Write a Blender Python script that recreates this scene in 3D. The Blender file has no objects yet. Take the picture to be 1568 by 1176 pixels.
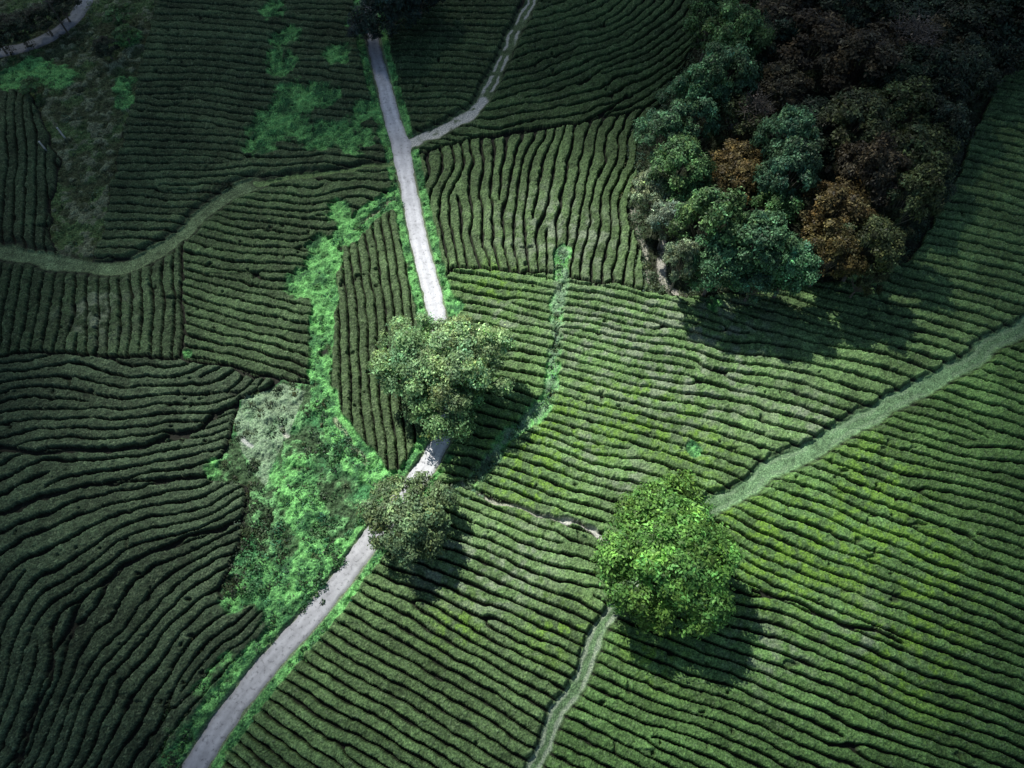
import bpy, math, random
import numpy as np
from mathutils import Vector
rng=np.random.default_rng(7); random.seed(7)
scene=bpy.context.scene
# ------------------------------------------------------------------ camera / image pixels to ground
CAMH=85.0; TILT=math.radians(26); F=1060.0
cam=bpy.data.cameras.new("drone_camera"); co=bpy.data.objects.new("drone_camera",cam)
scene.collection.objects.link(co); scene.camera=co
co.location=(0,0,CAMH); co.rotation_euler=(TILT,0,0)
cam.sensor_width=36; cam.lens=36*F/1568.0; cam.clip_end=6000; cam.clip_start=0.5
def g(x,y,z=0.0):
    """image pixel, cast through the camera -> metres on the ground (or at height z)"""
    dx=(x-784)/F; dy=-(y-588)/F
    wy=dy*math.cos(TILT)+math.sin(TILT); wz=dy*math.sin(TILT)-math.cos(TILT)
    s=-(CAMH-z)/wz
    return np.array([dx*s,wy*s])
def mpp(x,y,z=0.0):
    return float(np.linalg.norm(g(x+1,y,z)-g(x,y,z)))
def G(pts): return np.array([g(p[0],p[1]) for p in pts])
# ------------------------------------------------------------------ noise
_T=rng.random((8,256,256)).astype(np.float32)
def vn(X,Y,s,seed=0):
    T=_T[seed%8]; x=X/s+37.3*seed; y=Y/s+11.7*seed
    xi=np.floor(x); yi=np.floor(y); fx=(x-xi).astype(np.float32); fy=(y-yi).astype(np.float32)
    fx=fx*fx*(3-2*fx); fy=fy*fy*(3-2*fy)
    xi=xi.astype(np.int64)&255; yi=yi.astype(np.int64)&255; x1=(xi+1)&255; y1=(yi+1)&255
    return (T[yi,xi]*(1-fx)+T[yi,x1]*fx)*(1-fy)+(T[y1,xi]*(1-fx)+T[y1,x1]*fx)*fy
def fbm(X,Y,s,seed=0,o=3):
    r=0;a=1;t=0
    for i in range(o):
        r=r+a*vn(X,Y,s/2**i,seed+i); t+=a; a*=.55
    return r/t
def sst(a,b,x):
    t=np.clip((x-a)/(b-a),0,1); return t*t*(3-2*t)
# ------------------------------------------------------------------ ground grid
STEP=0.12
dx_=np.arange(-105,105+1e-6,STEP); dy_=np.arange(-9,125+1e-6,STEP)
XM=dx_[-1]; Y0=dy_[0]; Y1=dy_[-1]
def outer(n=26,first=.5,k=1.33):
    return np.cumsum(first*k**np.arange(n))
o_=outer()
xs=np.concatenate([dx_[0]-o_[::-1],dx_,dx_[-1]+o_]); ys=np.concatenate([dy_[0]-o_[::-1],dy_,dy_[-1]+o_])
X,Y=np.meshgrid(xs,ys); X=X.astype(np.float32); Y=Y.astype(np.float32)
ny,nx=X.shape
inside=(X>dx_[0]+.1)&(X<XM-.1)&(Y>Y0+.1)&(Y<Y1-.1)
Wx=X+(vn(X,Y,3.0,1)-.5)*.9+(vn(X,Y,.8,2)-.5)*.35
Wy=Y+(vn(X,Y,3.0,3)-.5)*.9+(vn(X,Y,.8,4)-.5)*.35
def inpoly(pts,PX=None,PY=None):
    P=G(pts); PX=Wx if PX is None else PX; PY=Wy if PY is None else PY
    m=np.zeros(PX.shape,bool); n=len(P)
    for i in range(n):
        x1,y1=P[i]; x2,y2=P[(i+1)%n]
        if y1==y2: continue
        c=((y1>PY)!=(y2>PY))
        m^= c&(PX<(x2-x1)*(PY-y1)/(y2-y1)+x1)
    return m
def smooth_line(P,n=4):
    P=np.array(P,float); out=[]
    for i in range(len(P)-1):
        p0=P[max(i-1,0)];p1=P[i];p2=P[i+1];p3=P[min(i+2,len(P)-1)]
        for k in range(n):
            t=k/n
            out.append(.5*((2*p1)+(-p0+p2)*t+(2*p0-5*p1+4*p2-p3)*t*t+(-p0+3*p1-3*p2+p3)*t**3))
    out.append(P[-1]); return np.array(out)
def ldist(pts,warp=True,margin=7.0):
    P=smooth_line(G(pts),3); A=Wx if warp else X; B=Wy if warp else Y
    D=np.full(X.shape,99,np.float32)
    for i in range(len(P)-1):
        a=P[i]; b=P[i+1]
        x0=min(a[0],b[0])-margin; x1=max(a[0],b[0])+margin; y0=min(a[1],b[1])-margin; y1=max(a[1],b[1])+margin
        i0,i1=np.searchsorted(xs,[x0,x1]); j0,j1=np.searchsorted(ys,[y0,y1])
        if i1<=i0 or j1<=j0: continue
        sx=A[j0:j1,i0:i1]; sy=B[j0:j1,i0:i1]; d=b-a; L=max((d**2).sum(),1e-9)
        t=np.clip(((sx-a[0])*d[0]+(sy-a[1])*d[1])/L,0,1)
        dd=np.hypot(sx-a[0]-t*d[0],sy-a[1]-t*d[1])
        D[j0:j1,i0:i1]=np.minimum(D[j0:j1,i0:i1],dd)
    return D
# ------------------------------------------------------------------ tea blocks
blocks={}
def block(k,poly,samples,deg,col):
    c=np.array(col,np.float32)
    c=c*(np.array([1.42,1.50,1.22],np.float32) if k in 'KLMJG' else np.array([1.10,1.15,1.0],np.float32))  # sunlit centre blocks lightened most: sunlight painted into their colour
    blocks[k]=(poly,samples,deg,c)
block('K',None,[(950,480,8,17),(1100,560,12,18),(1300,520,13,18),(1500,250,9,15),(1450,450,15,18),(900,700,20,20),
  (1000,700,20,20),(1250,600,18,19),(900,560,10,18),(1050,640,15,19),(1540,160,8,14),(1560,330,12,16),(800,720,22,19),(1000,450,6,16)],3,(.085,.142,.064))
block('L',[(1030,840),(1090,775),(1260,680),(1400,600),(1700,430),(2300,300),(2300,1500),(800,1500),(800,1230),(820,1176),(905,1000),(940,930)],
 [(1200,800,15,21),(1400,750,18,20),(1400,900,19,21),(1500,1100,20,23),(1200,950,22,22),(1000,1080,27,23),(1100,1150,25,24),(1520,620,20,19),(1300,1100,24,23),(1530,800,19,21)],2,(.074,.136,.052))
block('M',[(700,748),(790,778),(880,803),(935,835),(940,930),(905,1000),(820,1176),(780,1400),(200,1500),(230,1270),(300,1176),(400,1030),(558,840),(640,740)],
 [(800,850,24,22),(700,900,27,22),(600,1000,30,23),(760,1050,28,24),(500,1100,29,24),(880,900,24,22),(820,1120,27,24),(440,1150,30,24),(740,800,18,21)],2,(.076,.124,.058))
block('J',[(690,415),(862,425),(855,480),(842,570),(840,610),(770,680),(725,745),(640,740),(690,620),(665,480)],
 [(760,440,4,16),(780,540,10,18),(740,600,16,18),(800,600,12,18),(720,690,20,19),(820,480,6,17)],1,(.078,.135,.056))
block('H',[(625,225),(710,182),(755,125),(785,60),(830,-150),(1400,-150),(1150,150),(1000,200),(900,190),(740,212),(640,240)],
 [(900,50,-22,14),(850,170,-6,15),(1000,100,-45,15),(820,110,-5,14),(950,160,-30,15),(1040,30,-40,14),(860,20,-15,13),(780,190,-8,15)],2,(.052,.092,.040))
block('I',[(585,100),(560,-150),(830,-150),(785,60),(755,125),(710,182),(625,225)],
 [(640,80,5,13),(720,60,3,12),(660,150,8,14),(700,170,-10,14),(700,10,3,11)],1,(.050,.085,.040))
block('G',[(640,240),(740,212),(900,190),(1000,170),(1050,300),(990,448),(940,440),(862,425),(690,415),(665,470),(628,300)],
 [(690,300,84,19),(740,300,95,18),(820,300,97,18),(900,320,103,18),(960,220,118,17),(930,400,98,18),(740,390,90,19),(820,390,92,19),(960,380,90,18)],2,(.066,.104,.050))
block('A',[(195,-150),(560,-150),(572,60),(610,215),(612,250),(500,265),(390,280),(350,298),(290,350),(230,395),(140,405),(165,290),(190,180),(215,80)],
 [(280,100,3,13),(220,320,-2,15),(480,60,4,13),(330,220,2,14),(550,180,6,14),(450,240,-3,14),(260,30,5,12),(540,110,5,13)],2,(.060,.095,.050))
block('B',[(-400,110),(40,130),(60,170),(95,250),(80,330),(85,395),(-400,380)],
 [(30,200,88,18),(40,320,92,19),(70,300,95,18)],1,(.050,.080,.044))
block('C',[(-400,385),(50,393),(190,412),(230,395),(290,350),(280,400),(282,550),(120,552),(50,545),(-400,600)],
 [(150,480,92,20),(30,450,100,20),(240,460,95,20),(200,520,88,20),(60,520,98,20)],1,(.052,.086,.044))
block('D',[(290,350),(390,280),(600,250),(612,300),(545,350),(505,400),(492,540),(490,590),(430,590),(282,550),(280,400)],
 [(340,400,10,16),(420,330,16,16),(400,520,15,17),(520,290,-6,15),(330,510,8,17),(460,470,14,17),(450,400,10,16),(560,280,-8,15)],2,(.058,.096,.046))
block('E',[(-500,600),(50,545),(282,550),(430,585),(370,615),(380,740),(370,830),(340,920),(490,900),(558,840),(400,1030),(300,1176),(200,1500),(-800,1500)],
 [(100,590,4,19),(250,600,6,18),(200,650,-2,19),(330,650,-14,19),(60,740,-12,20),(30,840,-38,21),(150,760,-8,21),(250,830,-16,21),(320,760,-22,20),(320,870,-25,21),
  (100,950,-52,22),(200,900,-32,22),(260,980,-50,22),(60,1100,-62,22),(160,1080,-58,22),(360,960,-45,22),(440,930,-52,22),(330,1060,-52,22),(20,980,-58,22),(250,1120,-58,22)],4,(.052,.080,.048))
block('F',[(605,305),(628,300),(665,480),(690,620),(650,690),(600,745),(530,680),(495,580),(500,440),(525,370)],
 [(580,400,84,17),(560,550,88,17),(620,500,82,17),(620,620,86,17),(540,450,92,17),(580,660,80,18)],1,(.070,.110,.052))
def basis(u,v,deg):
    fs=[];gx=[];gy=[]
    for i in range(deg+1):
        for j in range(deg+1-i):
            if i+j==0: continue
            fs.append(u**i*v**j)
            gx.append(i*u**max(i-1,0)*v**j if i else 0*u); gy.append(j*u**i*v**max(j-1,0) if j else 0*u)
    return fs,gx,gy
def fit(samples,deg):
    S=50.0; A=[];b=[]
    c=np.mean([g(s[0],s[1]) for s in samples],axis=0)
    for (x,y,a,sp) in samples:
        sp=sp*.83
        a=math.radians(a); P=g(x,y); d=g(x+8*math.cos(a),y+8*math.sin(a))-P; d/=np.linalg.norm(d)
        n=np.array([-d[1],d[0]]); s=abs(np.dot(g(x-math.sin(a)*sp,y+math.cos(a)*sp)-P,n))
        u,v=(P-c)/S; _,gx,gy=basis(u,v,deg)
        A.append(np.array(gx)/S); b.append(n[0]/s); A.append(np.array(gy)/S); b.append(n[1]/s)
    A=np.array(A,float); b=np.array(b,float); lam=1e-3*np.abs(A).max()**2
    w=np.linalg.solve(A.T@A+lam*.02*np.eye(A.shape[1]),A.T@b)
    return w,c,S,deg
def evalp(f,x,y):
    w,c,S,deg=f; u=(x-c[0])/S; v=(y-c[1])/S; fs,_,_=basis(u,v,deg)
    return sum(wi*fi for wi,fi in zip(w,fs))
ID=np.zeros(X.shape,np.int8); keys=list(blocks)
for i,k in enumerate(keys):
    if blocks[k][0] is not None: ID[inpoly(blocks[k][0])]=i
clearing=[(365,615),(440,582),(490,590),(510,640),(560,690),(600,740),(560,800),(540,850),(490,890),(400,920),(350,930),(335,905),(372,830),(385,745),(318,735),(350,690),(360,650)]
strip=[(195,-150),(245,-10),(222,80),(196,180),(172,290),(155,370),(140,400),(85,392),(76,330),(95,250),(60,170),(40,130),(-400,100),(-400,-150)]
floorp=[(995,448),(965,330),(990,200),(1070,60),(1075,-150),(1900,-150),(1640,20),(1520,130),(1450,300),(1390,400),(1250,435),(1100,455),(1030,455)]
R=len(keys); ID[inpoly(strip)]=R; ID[inpoly(clearing)]=R+1; ID[inpoly(floorp)]=R+2
phase=np.zeros(X.shape,np.float32); base=np.zeros(X.shape+(3,),np.float32)
for i,k in enumerate(keys):
    m=ID==i
    if not m.any(): continue
    f=fit(blocks[k][1],blocks[k][2])
    px=np.clip(X[m],-115,115); py=np.clip(Y[m],-15,135)
    ph=evalp(f,px,py)
    c=blocks[k][1]; nd={'E':12,'K':10,'L':8,'M':6,'H':9,'A':8,'G':6,'D':8}.get(k,1)
    for q in range(nd):   # rows that fork or end
        s=random.choice(c); p=g(s[0]+random.uniform(-70,70),s[1]+random.uniform(-60,60))
        ph=ph+random.choice([-1,1])*np.arctan2(py-p[1],px-p[0])/(2*math.pi)
    phase[m]=ph; base[m]=blocks[k][3]
amp=np.isin(ID,[keys.index(k) for k in 'HGDE']).astype(np.float32)
phase+= (vn(X,Y,7,5)-.5)*(.5+.7*amp)+(vn(X,Y,2.4,6)-.5)*(.18+.16*amp)+(vn(X,Y,.8,7)-.5)*.15
row=np.floor(phase).astype(np.int64)
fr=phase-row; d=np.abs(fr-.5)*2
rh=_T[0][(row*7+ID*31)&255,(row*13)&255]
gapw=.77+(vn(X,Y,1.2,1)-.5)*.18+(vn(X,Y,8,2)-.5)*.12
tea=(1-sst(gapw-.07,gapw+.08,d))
tea*=1-.6*sst(.88,.93,vn(X,Y,1.0,3))*sst(.5,.7,vn(X,Y,9,2))   # missing bushes
edge=np.zeros(X.shape,bool)
e=np.zeros_like(edge); e[:,1:]|=ID[:,1:]!=ID[:,:-1]; e[1:,:]|=ID[1:,:]!=ID[:-1,:]
edge=e.copy()
for s in (1,2):
    edge[:,s:]|=e[:,:-s]; edge[:,:-s]|=e[:,s:]; edge[s:,:]|=e[:-s,:]; edge[:-s,:]|=e[s:,:]
tea[edge]*=.1
for L,w in [([(-60,705),(0,690),(60,697),(150,690),(240,680),(310,655),(370,618),(430,587)],.55),
            ([(740,215),(820,205),(900,188),(960,150)],.4),([(1150,905),(1220,925),(1300,955),(1380,985)],.3),
            ([(-60,800),(20,790),(70,760),(140,745),(260,740),(330,730)],.35),([(30,1176),(90,1010),(150,900),(250,840),(370,800)],.4)]:
    tea*=sst(w*.5,w,ldist(L))
fine=fbm(X,Y,.55,2,2); med=fbm(X,Y,2.6,4,3); big=fbm(X,Y,14,5,3)
grain=rng.random(X.shape).astype(np.float32)
Hh=tea*(.78+.12*(1-d**2)+.18*(rh-.5)+.18*(med-.5))+(fine-.5)*(.10+.14*tea)+(grain-.5)*(.04+.15*tea)
base*=(.84+.32*rh)[...,None]*(.55+.9*med)[...,None]*(.66+.68*big)[...,None]
base*=(.60+.80*fine)[...,None]*(.65+.7*grain)[...,None]
def mix(c,m):
    global base
    m=np.clip(m,0,1)[...,None]; base=base*(1-m)+np.array(c,np.float32)*m
shaded_soil=np.array([.020,.022,.015],np.float32)  # dark soil with the deep furrow shade painted into its colour
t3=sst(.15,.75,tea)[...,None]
base=base*t3+shaded_soil*(.6+.8*fine)[...,None]*(1-t3)
# flushes of young yellow-green shoots and dusty pruned patches
def blob(x,y,r):
    p=g(x,y); rr=r*mpp(x,y); return np.exp(-((X-p[0])**2+(Y-p[1])**2)/(rr*rr))
yel=np.zeros_like(X); pal=np.zeros_like(X)
for x,y,r in [(930,640,70),(1060,680,60),(790,700,50),(820,750,60),(870,660,50),(1110,820,70),(1260,830,90),(1400,880,90),(700,950,40),(1000,620,40),(1180,880,60),(1340,720,60),(1000,1000,50),(850,960,50),(1380,1020,80),(760,440,40)]:
    yel+=blob(x,y,r)
for x,y,r in [(960,560,80),(1080,610,70),(890,690,40),(740,890,60),(800,850,60),(920,510,70),(1230,640,50),(960,740,40),(1180,1000,60),(670,860,40),(1320,970,50),(820,350,70),(900,370,50),(150,480,50),(760,500,50),(1100,520,80),(1000,500,60)]:
    pal+=blob(x,y,r)
mix(np.array([.17,.33,.045]),sst(.42,.66,vn(X,Y,1.4,6)*.45+vn(X,Y,.5,3)*.55)*np.clip(yel,0,1)*.85*t3[...,0]*(.4+grain))
mix(np.array([.25,.31,.21]),sst(.40,.75,vn(X,Y,1.2,7)*.6+vn(X,Y,.45,1)*.4)*np.clip(pal,0,1)*.85*t3[...,0])
mix(np.array([.21,.28,.16]),sst(.66,.95,grain*.5+.5*vn(X,Y,.35,5))*.6*t3[...,0])
# ---- rough strip, clearing, wood floor
rs=(ID==R); n1=fbm(X,Y,3.5,1,4); n2=fbm(X,Y,1.2,5,3)
def setreg(m,cols,h):
    global Hh
    c=cols[0]*(1-sst(.4,.6,n1))[...,None]+cols[1]*sst(.4,.6,n1)[...,None]
    k=sst(.52,.66,n2)[...,None]; c=c*(1-k)+cols[2]*k
    base[m]=(c*(.5+.9*fine)[...,None]*(.5+1.0*grain)[...,None])[m]; Hh[m]=((n2-.3)*h+(fine-.5)*.3+(grain-.5)*.18)[m]
setreg(rs,[np.array([.075,.100,.046]),np.array([.095,.165,.060]),np.array([.18,.22,.13])],.9)
setreg(ID==R+1,[np.array([.055,.105,.045]),np.array([.065,.220,.080]),np.array([.16,.37,.14])],1.1)
setreg(ID==R+2,[np.array([.03,.036,.02]),np.array([.04,.06,.026]),np.array([.06,.075,.045])],.6)
m=inpoly([(372,608),(440,587),(470,600),(455,640),(425,700),(405,745),(375,695),(358,650)])
mix(np.array([.29,.40,.26]),m*(.30+.9*n2)*(.5+.7*grain))
# ---- weeds overgrowing rows
weeds=np.zeros_like(X)
for x,y,r in [(425,190,40),(430,100,28),(455,150,32),(545,215,34),(490,212,28),(440,60,24),(400,220,30),(520,90,26),(560,170,22),(500,150,24),(420,20,24),(515,325,22),(490,375,20),(490,410,24),(462,440,28),(505,455,20),
              (495,500,14),(540,350,18),(450,730,40),(470,790,36),(430,880,34),(395,890,30),(520,660,22),(540,700,24),(560,720,22),(360,920,24),(420,920,22),(500,620,18),(330,720,18),(860,395,12),(290,545,8),(470,860,26),(510,850,22),(60,110,34),(30,120,34),(100,120,24),(200,60,24),(195,130,24),(190,160,16),(1060,690,14),(1090,470,14),(700,470,14),(540,40,14)]:
    weeds+=blob(x,y,r)
def strip_m(pts,w,soft=.5):
    return 1-sst(w*(1-soft),w*(1+soft),ldist(pts))
road=[(556,-80),(562,-20),(567,30),(573,70),(580,100),(590,140),(600,180),(612,218),(618,250),(628,300),(640,360),(652,410),(662,450),(670,487),(681,525),(690,570),(691,620),(680,662),(661,702),(640,732),(612,768),(585,803),(558,840),(525,885),(480,940),(440,985),(400,1030),(365,1075),(333,1120),(298,1176),(250,1260),(200,1370)]
gully=[(605,305),(575,325),(545,350),(520,375),(503,405),(499,440),(495,490),(492,540),(490,585),(502,635),(532,680),(570,718),(605,748)]
cg=[(862,390),(860,430),(855,480),(848,530),(843,570),(840,612),(810,645),(770,680),(742,715),(725,745)]
gl2=[(515,850),(470,905),(415,955),(370,1000),(325,1045),(285,1095),(250,1150)]
dr=ldist(road,False)
weeds+= strip_m(gully,1.6)*.85+strip_m(cg,1.3)*.6+strip_m(gl2,1.5)*.4
weeds+= (1-sst(2.0,3.5,dr))*.85
wm=sst(.32,.58,weeds*(.30+1.3*n1)*(.3+1.35*n2))
lin=np.array([.040,.135,.050]); lin2=np.array([.19,.50,.15])
kk=sst(.32,.68,vn(X,Y,.8,6)*.35+.3*grain+.45*vn(X,Y,2.6,2)-.02)[...,None]; wc=(lin*(1-kk)+lin2*kk)*(.45+1.0*fine)[...,None]
base=base*(1-wm[...,None])+wc*wm[...,None]
Hh=Hh*(1-wm)+wm*(.25+(n2-.4)*1.0+(fine-.5)*.3+(grain-.5)*.2)
cgm=strip_m(cg,.9)*sst(.42,.58,n2); mix(np.array([.26,.34,.25]),cgm*.7*(.4+.8*grain))
# ---- grassy tracks in the ground
def track(pts,w,col,rut=None,rutc=None,ruts=.7,bank=.5,soft=.25):
    global Hh
    D=ldist(pts); m=1-sst(w*(1-soft),w*(1+soft),D)
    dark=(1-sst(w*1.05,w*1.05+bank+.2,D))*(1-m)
    mix(shaded_soil,dark*.75); Hh*=(1-dark*.8)
    Hh=Hh*(1-m)+m*((fine-.5)*.10+(grain-.5)*.06)
    c=np.array(col)*(.60+.8*fine)[...,None]*(.6+.8*med)[...,None]*(.65+.7*grain)[...,None]
    global base
    base=base*(1-m[...,None])+c*m[...,None]
    if rut is not None:
        r=(1-sst(.12,.34,np.abs(D-rut)))*sst(.3,.55,vn(X,Y,1.7,3)+.15)*ruts
        mix(np.array(rutc),r)
    return D
leftp=[(-80,378),(0,385),(50,393),(100,405),(150,412),(190,410),(230,394),(262,373),(292,348),(320,322),(352,298),(392,281)]
track(leftp,1.25,(.15,.225,.11),bank=1.0)
track([(392,281),(440,273),(500,266),(560,257),(608,247)],.5,(.15,.25,.095),bank=.6)
gp=[(1030,815),(1090,775),(1140,745),(1200,710),(1260,680),(1330,637),(1400,600),(1470,562),(1530,522),(1600,476),(1750,380)]
track(gp,1.15,(.15,.265,.13),rut=.6,rutc=(.23,.33,.20),ruts=.5,bank=.35)
track([(1030,815),(985,870),(945,928),(925,960),(905,1000),(880,1050),(850,1110),(820,1176),(790,1260)],.85,(.12,.21,.10),rut=.55,rutc=(.30,.36,.27),ruts=.8,bank=.25)
trk=[(622,224),(650,211),(680,199),(710,182),(735,160),(755,125),(770,95),(785,60),(800,30),(816,-5),(835,-60)]
track(trk,1.25,(.10,.15,.07),rut=.66,rutc=(.50,.51,.45),ruts=1.0,bank=.4)
for pts,w,c in [([(622,224),(650,211),(680,199),(715,180),(740,155)],.85,(.62,.62,.59)),
                ([(703,742),(740,763),(790,777),(840,789),(865,797)],.24,(.40,.42,.34)),([(860,795),(890,806),(925,825),(945,845)],.40,(.60,.60,.56)),
                ([(510,645),(532,675),(562,708)],.35,(.34,.38,.25)),([(374,674),(380,680),(386,683)],.3,(.55,.57,.54)),([(432,655),(440,668)],.25,(.45,.46,.40)),
                ([(545,352),(575,327),(605,304)],.35,(.25,.28,.17)),
                ([(1015,370),(1010,410),(1022,440),(1040,450)],.6,(.50,.48,.42)),([(975,275),(968,310),(985,380),(992,430)],.4,(.40,.40,.33)),
                ([(985,205),(975,260),(980,330)],.35,(.18,.20,.14)),
                ([(690,745),(720,742),(745,700)],.3,(.28,.35,.26))]:
    D=ldist(pts); m=(1-sst(w*.6,w*1.3,D))*sst(.25,.5,n2+.1); mix(np.array(c),m*.9); Hh*=(1-m)
# verge of the road
mm=1-sst(1.38,1.65,dr); mix(np.array([.18,.20,.13]),mm*.8); Hh=Hh*(1-mm)+mm*(fine-.6)*.05
rd2=[(-120,100),(-40,86),(0,80),(40,72),(75,57),(105,36),(125,12),(140,-15),(155,-60)]
d2=ldist(rd2,False); mm=1-sst(1.4,1.9,d2); mix(np.array([.10,.12,.08]),mm*.8); Hh=Hh*(1-mm)+mm*(fine-.6)*.05
# ---- outside dense grid: rough open green land
out=~inside
cc=np.array([.055,.09,.045])*(.6+.8*fbm(X,Y,25,3,3))[...,None]
base[out]=cc[out]; Hh[out]=0
ed=np.minimum.reduce([X-dx_[0]-.1,XM-.1-X,Y-Y0-.1,Y1-.1-Y]); Hh*=np.clip(ed/.6,0,1)
V=np.stack([X,Y,Hh],-1).reshape(-1,3).astype(np.float32)
ii=np.arange(nx*ny,dtype=np.int32).reshape(ny,nx)
Q=np.stack([ii[:-1,:-1],ii[:-1,1:],ii[1:,1:],ii[1:,:-1]],-1).reshape(-1,4)
def mkmesh(name,V,Q,col=None,mi=None,smooth=False):
    me=bpy.data.meshes.new(name); me.vertices.add(len(V)); me.vertices.foreach_set("co",np.ascontiguousarray(V,np.float32).ravel())
    me.loops.add(Q.size); me.loops.foreach_set("vertex_index",np.ascontiguousarray(Q,np.int32).ravel())
    me.polygons.add(len(Q)); me.polygons.foreach_set("loop_start",np.arange(0,Q.size,4,dtype=np.int32))
    try: me.polygons.foreach_set("loop_total",np.full(len(Q),4,np.int32))
    except Exception: pass
    if mi is not None: me.polygons.foreach_set("material_index",np.ascontiguousarray(mi,np.int32))
    if smooth: me.polygons.foreach_set("use_smooth",np.ones(len(Q),bool))
    if col is not None:
        a=me.attributes.new("Col",'FLOAT_COLOR','POINT')
        c4=np.ones((len(V),4),np.float32); c4[:,:3]=col; a.data.foreach_set("color",c4.ravel())
    me.update(calc_edges=True); return me
def addobj(name,me,loc=(0,0,0),mats=()):
    o=bpy.data.objects.new(name,me); scene.collection.objects.link(o); o.location=loc
    for m in mats: me.materials.append(m)
    return o
# ------------------------------------------------------------------ materials
def nmat(name):
    m=bpy.data.materials.new(name); m.use_nodes=True; nt=m.node_tree
    return m,nt,nt.nodes["Principled BSDF"],nt.nodes["Material Output"]
def N(nt,t,**k):
    n=nt.nodes.new(t)
    for a,b in k.items():
        if a in n.inputs: n.inputs[a].default_value=b
        else: setattr(n,a,b)
    return n
def mul(nt,a,b):
    n=nt.nodes.new("ShaderNodeMix"); n.data_type='RGBA'; n.blend_type='MULTIPLY'; n.inputs[0].default_value=1
    nt.links.new(a,n.inputs[6]); nt.links.new(b,n.inputs[7]); return n.outputs[2]
def ramp(nt,inp,stops):
    r=nt.nodes.new("ShaderNodeValToRGB"); e=r.color_ramp.elements
    e[0].position=stops[0][0]; e[0].color=(*stops[0][1],1); e[1].position=stops[-1][0]; e[1].color=(*stops[-1][1],1)
    for p,c in stops[1:-1]:
        q=e.new(p); q.color=(*c,1)
    nt.links.new(inp,r.inputs[0]); return r.outputs[0]
def objco(nt): return nt.nodes.new("ShaderNodeTexCoord").outputs["Object"]
gm,nt,bs,om=nmat("tea_field_ground")
at=N(nt,"ShaderNodeAttribute",attribute_name="Col")
tc=objco(nt); n=N(nt,"ShaderNodeTexNoise",Scale=5.0,Detail=3.0,Roughness=.8); nt.links.new(tc,n.inputs["Vector"])
rc=ramp(nt,n.outputs["Fac"],[(.34,(.42,.47,.48)),(.5,(.95,.95,.95)),(.66,(1.85,1.8,1.65))])
nt.links.new(mul(nt,at.outputs["Color"],rc),bs.inputs["Base Color"]); bs.inputs["Roughness"].default_value=.75
bs.inputs["Specular IOR Level"].default_value=.2
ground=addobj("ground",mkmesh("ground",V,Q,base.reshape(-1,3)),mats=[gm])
def roadmat(name,c0,c1,dark):
    m,nt,bs,om=nmat(name); tc=objco(nt)
    n=N(nt,"ShaderNodeTexNoise",Scale=.35,Detail=7.0,Roughness=.7); nt.links.new(tc,n.inputs["Vector"])
    a=ramp(nt,n.outputs["Fac"],[(.3,c0),(.6,c1)])
    n2=N(nt,"ShaderNodeTexNoise",Scale=2.3,Detail=6.0,Roughness=.7); nt.links.new(tc,n2.inputs["Vector"])
    b=ramp(nt,n2.outputs["Fac"],[(.34,dark),(.44,(.92,.92,.92)),(.7,(1.05,1.05,1.05))])
    at=N(nt,"ShaderNodeAttribute",attribute_name="Col")
    nt.links.new(mul(nt,mul(nt,a,b),at.outputs["Color"]),bs.inputs["Base Color"]); bs.inputs["Roughness"].default_value=.85
    bp=N(nt,"ShaderNodeBump",Strength=.4,Distance=.03); nt.links.new(n2.outputs["Fac"],bp.inputs["Height"]); nt.links.new(bp.outputs[0],bs.inputs["Normal"])
    return m
concrete=roadmat("weathered_concrete",(.70,.70,.72),(.90,.90,.92),(.5,.5,.5))
asphalt=roadmat("worn_asphalt",(.26,.28,.31),(.38,.41,.43),(.6,.6,.6))
def ribbon(name,pts,wf,mat,z=.07,tone=None):
    P=smooth_line(G(pts),8); seg=np.diff(P,axis=0); L=np.concatenate([[0],np.cumsum(np.hypot(*seg.T))])
    s=np.arange(0,L[-1],.35); C=np.stack([np.interp(s,L,P[:,0]),np.interp(s,L,P[:,1])],1)
    T=np.gradient(C,axis=0); T/=np.linalg.norm(T,axis=1)[:,None]; Nn=np.stack([-T[:,1],T[:,0]],1)
    K=13; V=[];col=[]
    for j in range(K):
        u=-1+2*j/(K-1); w=wf(C,s)*(1+ (.20*(vn(s*1.0,s*0+(5 if u>0 else 50),1.3,2)-.5)+.14*(vn(s,s*0+(9 if u>0 else 90),.5,3)-.5)))
        p=C+Nn*(u*w)[:,None]; zz=np.full(len(s),z)+.03*(1-u*u)
        if j in(0,K-1): zz-=.09
        V.append(np.column_stack([p,zz]))
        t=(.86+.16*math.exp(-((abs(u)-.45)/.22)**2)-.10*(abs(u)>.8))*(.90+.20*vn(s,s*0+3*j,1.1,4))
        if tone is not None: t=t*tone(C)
        jt=(np.mod(s,5.0)<.35); t=np.where(jt,t*.90,t)   # slab joints
        col.append(np.column_stack([t,t,t]))
    V=np.stack(V,1); n_=len(s); ix=np.arange(n_*K).reshape(n_,K)
    Qr=np.stack([ix[:-1,:-1],ix[:-1,1:],ix[1:,1:],ix[1:,:-1]],-1).reshape(-1,4)[:,::-1]
    return addobj(name,mkmesh(name,V.reshape(-1,3),Qr,np.stack(col,1).reshape(-1,3)),mats=[mat])
jn=g(614,222)
def wmain(C,s):
    dj=np.hypot(C[:,0]-jn[0],C[:,1]-jn[1]); top=np.clip((C[:,1]-g(590,150)[1])/10,0,1)
    return 1.30+.6*np.exp(-(dj/3.5)**2)-.2*top
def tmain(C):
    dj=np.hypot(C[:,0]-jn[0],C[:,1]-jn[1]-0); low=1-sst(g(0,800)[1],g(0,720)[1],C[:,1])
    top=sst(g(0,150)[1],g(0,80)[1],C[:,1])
    return 1-.34*low-.5*top-.22*np.exp(-((dj-1)/2.2)**2)
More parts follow.
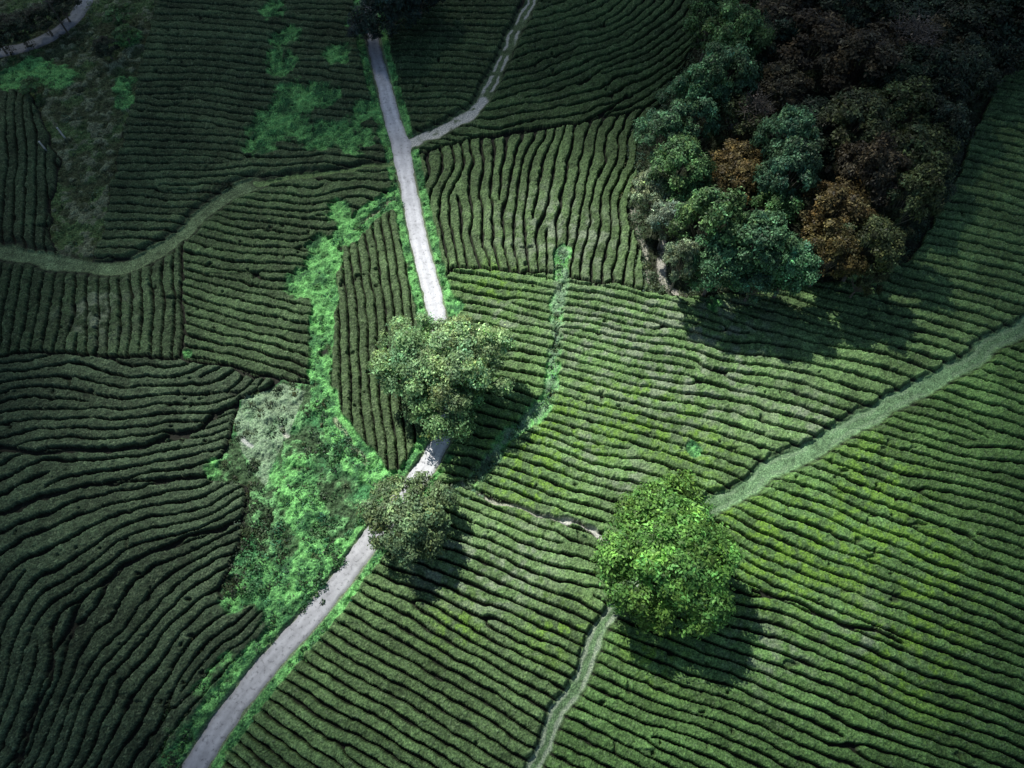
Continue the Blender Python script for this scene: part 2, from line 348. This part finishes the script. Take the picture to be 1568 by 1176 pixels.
ribbon("concrete_road",road,wmain,concrete,tone=tmain)
ribbon("asphalt_road",rd2,lambda C,s:1.45+0*s,asphalt)
# ------------------------------------------------------------------ foliage
def leafmat(name,tr=.3):
    m,nt,bs,om=nmat(name)
    at=N(nt,"ShaderNodeAttribute",attribute_name="Col"); oi=nt.nodes.new("ShaderNodeObjectInfo")
    c=mul(nt,at.outputs["Color"],oi.outputs["Color"])
    nt.links.new(c,bs.inputs["Base Color"]); bs.inputs["Roughness"].default_value=.5; bs.inputs["Specular IOR Level"].default_value=.3
    t=nt.nodes.new("ShaderNodeBsdfTranslucent"); nt.links.new(c,t.inputs[0])
    mx=nt.nodes.new("ShaderNodeMixShader"); mx.inputs[0].default_value=tr
    nt.links.new(bs.outputs[0],mx.inputs[1]); nt.links.new(t.outputs[0],mx.inputs[2]); nt.links.new(mx.outputs[0],om.inputs[0])
    return m
leafm=leafmat("foliage")
barkm,nt,bs,om=nmat("bark"); n=N(nt,"ShaderNodeTexNoise",Scale=4.0,Detail=5.0); nt.links.new(objco(nt),n.inputs["Vector"])
nt.links.new(ramp(nt,n.outputs["Fac"],[(.3,(.08,.07,.055)),(.7,(.22,.20,.17))]),bs.inputs["Base Color"]); bs.inputs["Roughness"].default_value=.9
def leaves(P,Nv,S,r):
    n=len(P); Nv=Nv/np.linalg.norm(Nv,axis=1)[:,None]
    a=r.normal(size=(n,3)); T=np.cross(Nv,a); T/=np.linalg.norm(T,axis=1)[:,None]; B=np.cross(Nv,T)
    S=S[:,None]
    V=np.stack([P-T*S,P-B*S*.5+Nv*S*.12,P+T*S,P+B*S*.5+Nv*S*.12],1)
    return V.reshape(-1,3),np.arange(n*4).reshape(n,4)
def tube(p0,p1,p2,r0,r1,k=7,n=5):
    V=[]
    for i in range(n+1):
        t=i/n; c=(1-t)**2*p0+2*t*(1-t)*p1+t*t*p2; dd=2*(1-t)*(p1-p0)+2*t*(p2-p1); dd/=np.linalg.norm(dd)+1e-9
        a=np.cross(dd,[.3,1,.1]); a/=np.linalg.norm(a); b=np.cross(dd,a); r=r0+(r1-r0)*t
        for j in range(k):
            q=2*math.pi*j/k; V.append(c+r*(a*math.cos(q)+b*math.sin(q)))
    F_=[[i*k+j,i*k+(j+1)%k,(i+1)*k+(j+1)%k,(i+1)*k+j] for i in range(n) for j in range(k)]
    return np.array(V),np.array(F_)
def treemesh(name,seed,R,H,zb,nl,nleaf,ls,lobe=(.26,.40),sub=.35,contrast=.5,bare=False,kr=(.50,.86),ell=1.0):
    r=np.random.default_rng(seed); Vs=[];Qs=[];Cs=[];M=[]; off=0
    def add(V,Q,c,m):
        nonlocal off
        Vs.append(V);Qs.append(Q+off);Cs.append(c);M.append(np.full(len(Q),m)); off+=len(V)
    zc=(H+zb)/2; hz=(H-zb)/2
    lc=[];lr=[]
    for i in range(nl):
        u=(i+.5)/nl; zz=1-1.45*u; rad=math.sqrt(max(0,1-zz*zz)); th=i*2.399963+r.uniform(-.6,.6)
        k=r.uniform(*kr); lc.append([R*k*rad*math.cos(th)*ell,R*k*rad*math.sin(th),zc+hz*zz*r.uniform(.45,.85)]); lr.append(R*r.uniform(*lobe))
    for i in range(3):
        th=i*2.1+r.uniform(0,1); lc.append([R*.2*math.cos(th),R*.2*math.sin(th),zc+hz*.45]); lr.append(R*.27)
    nl=len(lc)
    lc=np.array(lc); lr=np.array(lr)
    fork=np.array([0,0,zb*.8+.2])
    V,Q=tube(np.zeros(3),np.array([r.normal()*.2,r.normal()*.2,zb*.4]),fork,.055*R+.08,.04*R+.05,9,5); add(V,Q,np.full((len(V),3),1.),1)
    for c,q in zip(lc,lr):
        mid=fork*.5+c*.5+np.array([r.normal()*.3,r.normal()*.3,-.1*hz]); V,Q=tube(fork,mid,c,.02*R+.04,.035); add(V,Q,np.full((len(V),3),1.),1)
        for _ in range(9 if bare else 2):
            d=r.normal(size=3); d[2]=abs(d[2])*.8; d/=np.linalg.norm(d); e=c+d*q*(1.5 if bare else .8)
            V,Q=tube(c,(c+e)/2+r.normal(size=3)*.15,e,.07,.03,5,3); add(V,Q,np.full((len(V),3),1.),1)
    kL=20
    ns=int(nleaf/kL); w=lr**2/ (lr**2).sum(); li=r.choice(nl,ns,p=w)
    d=r.normal(size=(ns,3)); outv=lc[li]-np.array([0,0,zc]); outv/=np.linalg.norm(outv,axis=1)[:,None]+1e-6
    d/=np.linalg.norm(d,axis=1)[:,None]; d+=outv*.55+np.array([0,0,.35]); d/=np.linalg.norm(d,axis=1)[:,None]
    sc=lc[li]+d*(lr[li]*r.uniform(.65,1.22,ns))[:,None]*np.array([1,1,.85])
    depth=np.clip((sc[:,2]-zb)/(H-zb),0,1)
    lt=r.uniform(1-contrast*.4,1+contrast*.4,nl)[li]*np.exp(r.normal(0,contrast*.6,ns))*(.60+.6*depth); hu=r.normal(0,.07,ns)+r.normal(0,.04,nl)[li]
    k=kL; P=np.repeat(sc,k,0)+r.normal(0,sub,(ns*k,3))*np.array([1,1,.5]); Nn=np.repeat(d,k,0)+np.array([0,0,.5])+r.normal(0,.45,(ns*k,3))
    if bare: sel=r.random(len(P))<.10; P=P[sel]; Nn=Nn[sel]
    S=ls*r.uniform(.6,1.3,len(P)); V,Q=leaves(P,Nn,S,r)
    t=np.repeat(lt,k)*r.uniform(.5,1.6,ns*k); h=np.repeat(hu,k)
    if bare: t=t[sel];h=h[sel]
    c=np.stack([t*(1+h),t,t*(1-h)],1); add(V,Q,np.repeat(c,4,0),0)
    me=mkmesh(name,np.concatenate(Vs),np.concatenate(Qs),np.concatenate(Cs),np.concatenate(M))
    me.materials.append(leafm); me.materials.append(barkm); return me
def place(name,me,x,y,z,color,rot=0,s=1.0,sz=None):
    p=g(x,y,z); o=bpy.data.objects.new(name,me); scene.collection.objects.link(o); o.location=(p[0],p[1],-.05)
    o.rotation_euler=(0,0,rot); o.scale=(s,s,sz or s); o.color=(*color,1); return o
# stand-alone trees
place("broadleaf_tree",treemesh("broadleaf_tree",11,9.2,11,2.6,44,42000,.23,lobe=(.13,.25),sub=.34,contrast=.6),1031,852,6.4,(.155,.33,.075))
place("shade_tree",treemesh("shade_tree",21,7.0,11.5,3.0,38,24000,.20,lobe=(.12,.22),sub=.32,contrast=.65,kr=(.45,.95)),703,548,7.2,(.29,.42,.19))
place("shade_tree",treemesh("shade_tree_b",22,6.6,10,2.2,32,19000,.20,lobe=(.13,.25),sub=.32,contrast=.65,kr=(.45,.95)),645,560,6,(.23,.37,.16))
place("shade_tree",treemesh("shade_tree_c",23,5.0,7.5,1.8,18,10000,.20,lobe=(.2,.32),contrast=.6),688,618,5,(.17,.30,.12))
place("mango_tree",treemesh("mango_tree",31,5.6,7.5,1.6,28,18000,.19,lobe=(.16,.28),sub=.26,contrast=.5),625,790,4.5,(.19,.28,.13))
place("roadside_tree",treemesh("roadside_tree",41,5.6,11,2.5,22,12000,.24,contrast=.6),592,12,6,(.035,.065,.050))
place("roadside_tree",bpy.data.meshes["roadside_tree"],556,38,4,(.05,.075,.07),2.0,.5)
place("roadside_tree",bpy.data.meshes["roadside_tree"],640,-20,6,(.03,.055,.045),4.0,.9)
VAR=[treemesh("woodland_tree_%d"%i,50+i,5.2,13,4,20+2*i,11000,.24,lobe=(.15,.27),sub=.34,contrast=.8,kr=(.5,.97)) for i in range(5)]
BARE=treemesh("bare_tree",70,5.0,13,4,14,8000,.2,bare=True)
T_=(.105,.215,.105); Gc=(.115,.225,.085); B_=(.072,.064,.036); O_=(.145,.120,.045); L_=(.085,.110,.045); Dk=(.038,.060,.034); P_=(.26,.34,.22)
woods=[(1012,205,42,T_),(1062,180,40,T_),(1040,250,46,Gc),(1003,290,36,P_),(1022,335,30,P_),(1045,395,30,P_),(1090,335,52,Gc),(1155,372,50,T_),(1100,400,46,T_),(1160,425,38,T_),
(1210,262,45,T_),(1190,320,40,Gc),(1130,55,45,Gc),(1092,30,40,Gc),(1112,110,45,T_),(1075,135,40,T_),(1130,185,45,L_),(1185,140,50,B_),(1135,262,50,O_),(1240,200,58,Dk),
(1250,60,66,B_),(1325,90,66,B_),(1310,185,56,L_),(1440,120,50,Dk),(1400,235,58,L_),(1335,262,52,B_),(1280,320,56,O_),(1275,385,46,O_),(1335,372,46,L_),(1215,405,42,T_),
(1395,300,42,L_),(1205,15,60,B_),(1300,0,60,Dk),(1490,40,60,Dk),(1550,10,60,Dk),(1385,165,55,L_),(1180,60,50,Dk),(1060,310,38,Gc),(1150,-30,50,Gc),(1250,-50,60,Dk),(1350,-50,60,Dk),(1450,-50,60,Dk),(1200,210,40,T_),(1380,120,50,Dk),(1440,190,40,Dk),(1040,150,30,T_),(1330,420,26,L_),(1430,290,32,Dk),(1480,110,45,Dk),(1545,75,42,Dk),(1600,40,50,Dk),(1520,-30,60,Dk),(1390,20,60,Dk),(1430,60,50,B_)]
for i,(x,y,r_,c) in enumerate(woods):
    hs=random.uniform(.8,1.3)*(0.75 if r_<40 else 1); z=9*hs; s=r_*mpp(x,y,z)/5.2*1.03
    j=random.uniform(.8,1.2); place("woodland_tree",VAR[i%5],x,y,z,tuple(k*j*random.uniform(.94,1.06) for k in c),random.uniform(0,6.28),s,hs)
place("bare_tree",BARE,1395,50,12,(.12,.10,.08),0,1.1,1.15)
place("bare_tree",BARE,1150,170,10,(.12,.10,.08),1,.8,1.0)
for x,y,r_,c in [(20,40,30,Dk),(60,25,28,Dk),(90,5,26,Dk),(-10,55,26,Dk),(180,20,22,Gc),(160,70,20,Dk),(45,130,16,Gc),(190,50,18,Gc)]:
    s=r_*mpp(x,y,3)/5.2; place("hillside_tree",VAR[int(x)%5],x,y,9*s*.7,c,random.uniform(0,6),s,s*.7)
# ---- scrub : one mesh of low bushes
def scrub(name,items,color,seed):
    r=np.random.default_rng(seed); P=[];Nn=[];C=[];S=[]
    for (x,y,rad,t) in items:
        n=int(38*max(rad,.5)**2)+14; d=r.normal(size=(n,3)); d[:,2]=np.abs(d[:,2])+.1; d/=np.linalg.norm(d,axis=1)[:,None]
        p=np.array([x,y,0])+d*rad*r.uniform(.6,1.1,(n,1))*np.array([1,1,.8]); P.append(p); Nn.append(d+r.normal(0,.4,(n,3))+[0,0,.4])
        tt=t*r.uniform(.6,1.4,n); h=r.normal(0,.12); C.append(np.stack([tt*(1+h),tt,tt*(1-h)],1)); S.append(r.uniform(.10,.22,n))
    P=np.concatenate(P);Nn=np.concatenate(Nn);C=np.concatenate(C);S=np.concatenate(S)
    V,Q=leaves(P,Nn,S,r); me=mkmesh(name,V,Q,np.repeat(C,4,0)); o=addobj(name,me,mats=[leafm]); o.color=(*color,1)
def along(pts,n,sp,r0,r1,t=(.6,1.5),offm=0):
    P=smooth_line(G(pts),6); out=[]
    for _ in range(n):
        k=random.random()*(len(P)-1.001); i=int(k); p=P[i]*(1-k+i)+P[i+1]*(k-i); d=P[i+1]-P[i]; d=d/np.linalg.norm(d); nn=np.array([-d[1],d[0]])
        q=p+nn*(offm+random.gauss(0,sp)); out.append((q[0],q[1],random.uniform(r0,r1),random.uniform(*t)))
    return out
def area(poly,n,r0,r1,t=(.5,1.5)):
    P=G(poly); lo=P.min(0); hi=P.max(0)
    a=rng.uniform(lo,hi,(n*4,2)); m=inpoly(poly,a[:,0],a[:,1]); a=a[m][:n]
    return [(q[0],q[1],random.uniform(r0,r1),random.uniform(*t)) for q in a]
scrub("roadside_shrubs",along(gully,150,1.0,.25,.8,(.4,1.7))+along(gl2,170,.8,.3,.8,(.3,1))+along(road[21:],120,.25,.3,.7,(.3,1.3),2.6)+along(road[21:],90,.25,.3,.6,(.4,1.2),-2.5)
   +along(road[3:13],60,.2,.2,.4,(.8,1.6),2.2)+along(road[3:15],70,.2,.2,.4,(.8,1.6),-2.2)+[q for c_ in [(455,760,26),(430,860,26),(480,820,22),(520,690,14),(395,890,16)] for q in
   [(g(c_[0]+random.gauss(0,c_[2]),c_[1]+random.gauss(0,c_[2])).tolist()+[random.uniform(.3,1.1),random.uniform(.3,1.4)]) for _ in range(30)]],(.095,.26,.095),5)
scrub("gully_shrubs",along(cg,210,.55,.25,.85,(.3,1.8))+along([(700,755),(725,745),(760,690)],40,.8,.3,.8),(.15,.26,.14),6)
scrub("hedge_bank_shrubs",along([(165,388),(200,380),(235,364),(262,345),(290,318),(320,296),(350,282)],150,.35,.5,1.1,(.25,.7))+area(strip,460,.3,1.2,(.35,1.7))+area(clearing,130,.3,1.0,(.3,1.4))
   +along([(250,1176),(300,1050),(345,960),(375,840),(385,740)],170,1.1,.3,1.0,(.3,1.0)),(.08,.125,.058),8)
scrub("woodland_edge_shrubs",along([(990,448),(972,380),(965,300),(985,215),(1030,130),(1070,40)],190,1.2,.4,1.2)+along([(990,448),(1060,460),(1150,458),(1250,440),(1370,415),(1440,300),(1470,200)],160,1.2,.4,1.2,(.4,1.1))+area(floorp,300,.5,1.4,(.3,1)),(.12,.19,.10),9)
# ------------------------------------------------------------------ small things
def simple(name,c,r=.7):
    m,nt,bs,om=nmat(name); n=N(nt,"ShaderNodeTexNoise",Scale=6.0,Detail=4.0); nt.links.new(objco(nt),n.inputs["Vector"])
    nt.links.new(ramp(nt,n.outputs["Fac"],[(.3,tuple(k*.7 for k in c)),(.7,c)]),bs.inputs["Base Color"]); bs.inputs["Roughness"].default_value=r; return m
wood=simple("grey_timber",(.10,.09,.08)); white=simple("limewash",(.75,.75,.72))
def tubes_obj(name,parts,mat,loc):
    Vs=[];Qs=[];o=0
    for a,b,r0,r1 in parts:
        a=np.array(a,float);b=np.array(b,float); V,Q=tube(a,(a+b)/2,b,r0,r1,8,3); Vs.append(V);Qs.append(Q+o);o+=len(V)
    return addobj(name,mkmesh(name,np.concatenate(Vs),np.concatenate(Qs)),loc,[mat])
p=g(106,54); tubes_obj("utility_pole",[((0,0,0),(0,0,7),.16,.11),((-.9,0,6.5),(.9,0,6.5),.07,.07),((-.7,0,6.5),(-.7,0,6.8),.05,.04),((.7,0,6.5),(.7,0,6.8),.05,.04),((0,0,5.6),(.5,0,6.45),.03,.03)],wood,(p[0],p[1],0))
for x,y,a in [(100,212,.4),(73,233,1.3)]:
    p=g(x,y); tubes_obj("white_marker_post",[((0,0,0),(0,0,2.3),.15,.12),((0,0,2.3),(0,0,2.4),.17,.04)],white,(p[0],p[1],0))
# ------------------------------------------------------------------ light
EL=math.radians(48); az=(-.53,.85); l=math.hypot(*az)
S=Vector((az[0]/l*math.cos(EL),az[1]/l*math.cos(EL),math.sin(EL)))
sl=bpy.data.lights.new("sun",'SUN'); sl.energy=5.0; sl.angle=math.radians(.53); sl.color=(1,.98,.93)
so=bpy.data.objects.new("sun",sl); scene.collection.objects.link(so); so.rotation_euler=S.to_track_quat('Z','Y').to_euler(); so.location=(-100,150,200)
w=bpy.data.worlds.new("World"); scene.world=w; w.use_nodes=True; wn=w.node_tree
sky=wn.nodes.new("ShaderNodeTexSky"); sky.sky_type='NISHITA'; sky.sun_disc=False; sky.sun_elevation=EL; sky.sun_rotation=math.atan2(az[0],az[1])%(2*math.pi)
wn.links.new(sky.outputs[0],wn.nodes["Background"].inputs[0]); wn.nodes["Background"].inputs[1].default_value=.078
# added unseen sheet high above: shades the field edges, leaves the centre in sun
ZC=600.0; gc=g(830,640); n_=140; ax=np.linspace(-380,380,n_)
CX,CY=np.meshgrid(ax,ax)
cz=ZC+(fbm(CX,CY,60,2,3)-.5)*50
gx=CX+gc[0]; gy=CY+gc[1]
rr=np.hypot((gx-gc[0])/60,(gy-gc[1])/(48))
nn=fbm(gx,gy,38,3,3)
al=sst(.38,1.32,rr+(nn-.5)*.35)*.96*(.90+.16*fbm(gx,gy,20,5,2))
al=np.clip(al,0,.96)*(1-sst(300,375,np.hypot(CX,CY)))
CV=np.stack([gx+S.x/S.z*cz,gy+S.y/S.z*cz,cz],-1).reshape(-1,3)
ci=np.arange(n_*n_).reshape(n_,n_); CQ=np.stack([ci[:-1,:-1],ci[:-1,1:],ci[1:,1:],ci[1:,:-1]],-1).reshape(-1,4)
cm,nt,bs,om=nmat("shade_sheet"); at=N(nt,"ShaderNodeAttribute",attribute_name="Col")
df=N(nt,"ShaderNodeBsdfDiffuse",Color=(.8,.8,.8,1)); nt.nodes.remove(bs)
tr=nt.nodes.new("ShaderNodeBsdfTransparent"); mx=nt.nodes.new("ShaderNodeMixShader"); sp=nt.nodes.new("ShaderNodeSeparateColor")
nt.links.new(at.outputs["Color"],sp.inputs[0]); nt.links.new(sp.outputs[0],mx.inputs[0]); nt.links.new(tr.outputs[0],mx.inputs[1]); nt.links.new(df.outputs[0],mx.inputs[2]); nt.links.new(mx.outputs[0],om.inputs[0])
addobj("unseen_shade_sheet",mkmesh("unseen_shade_sheet",CV,CQ,np.repeat(al.reshape(-1,1),3,1),smooth=True),mats=[cm])
scene.view_settings.view_transform='Standard'; scene.view_settings.look='None'; scene.view_settings.exposure=0
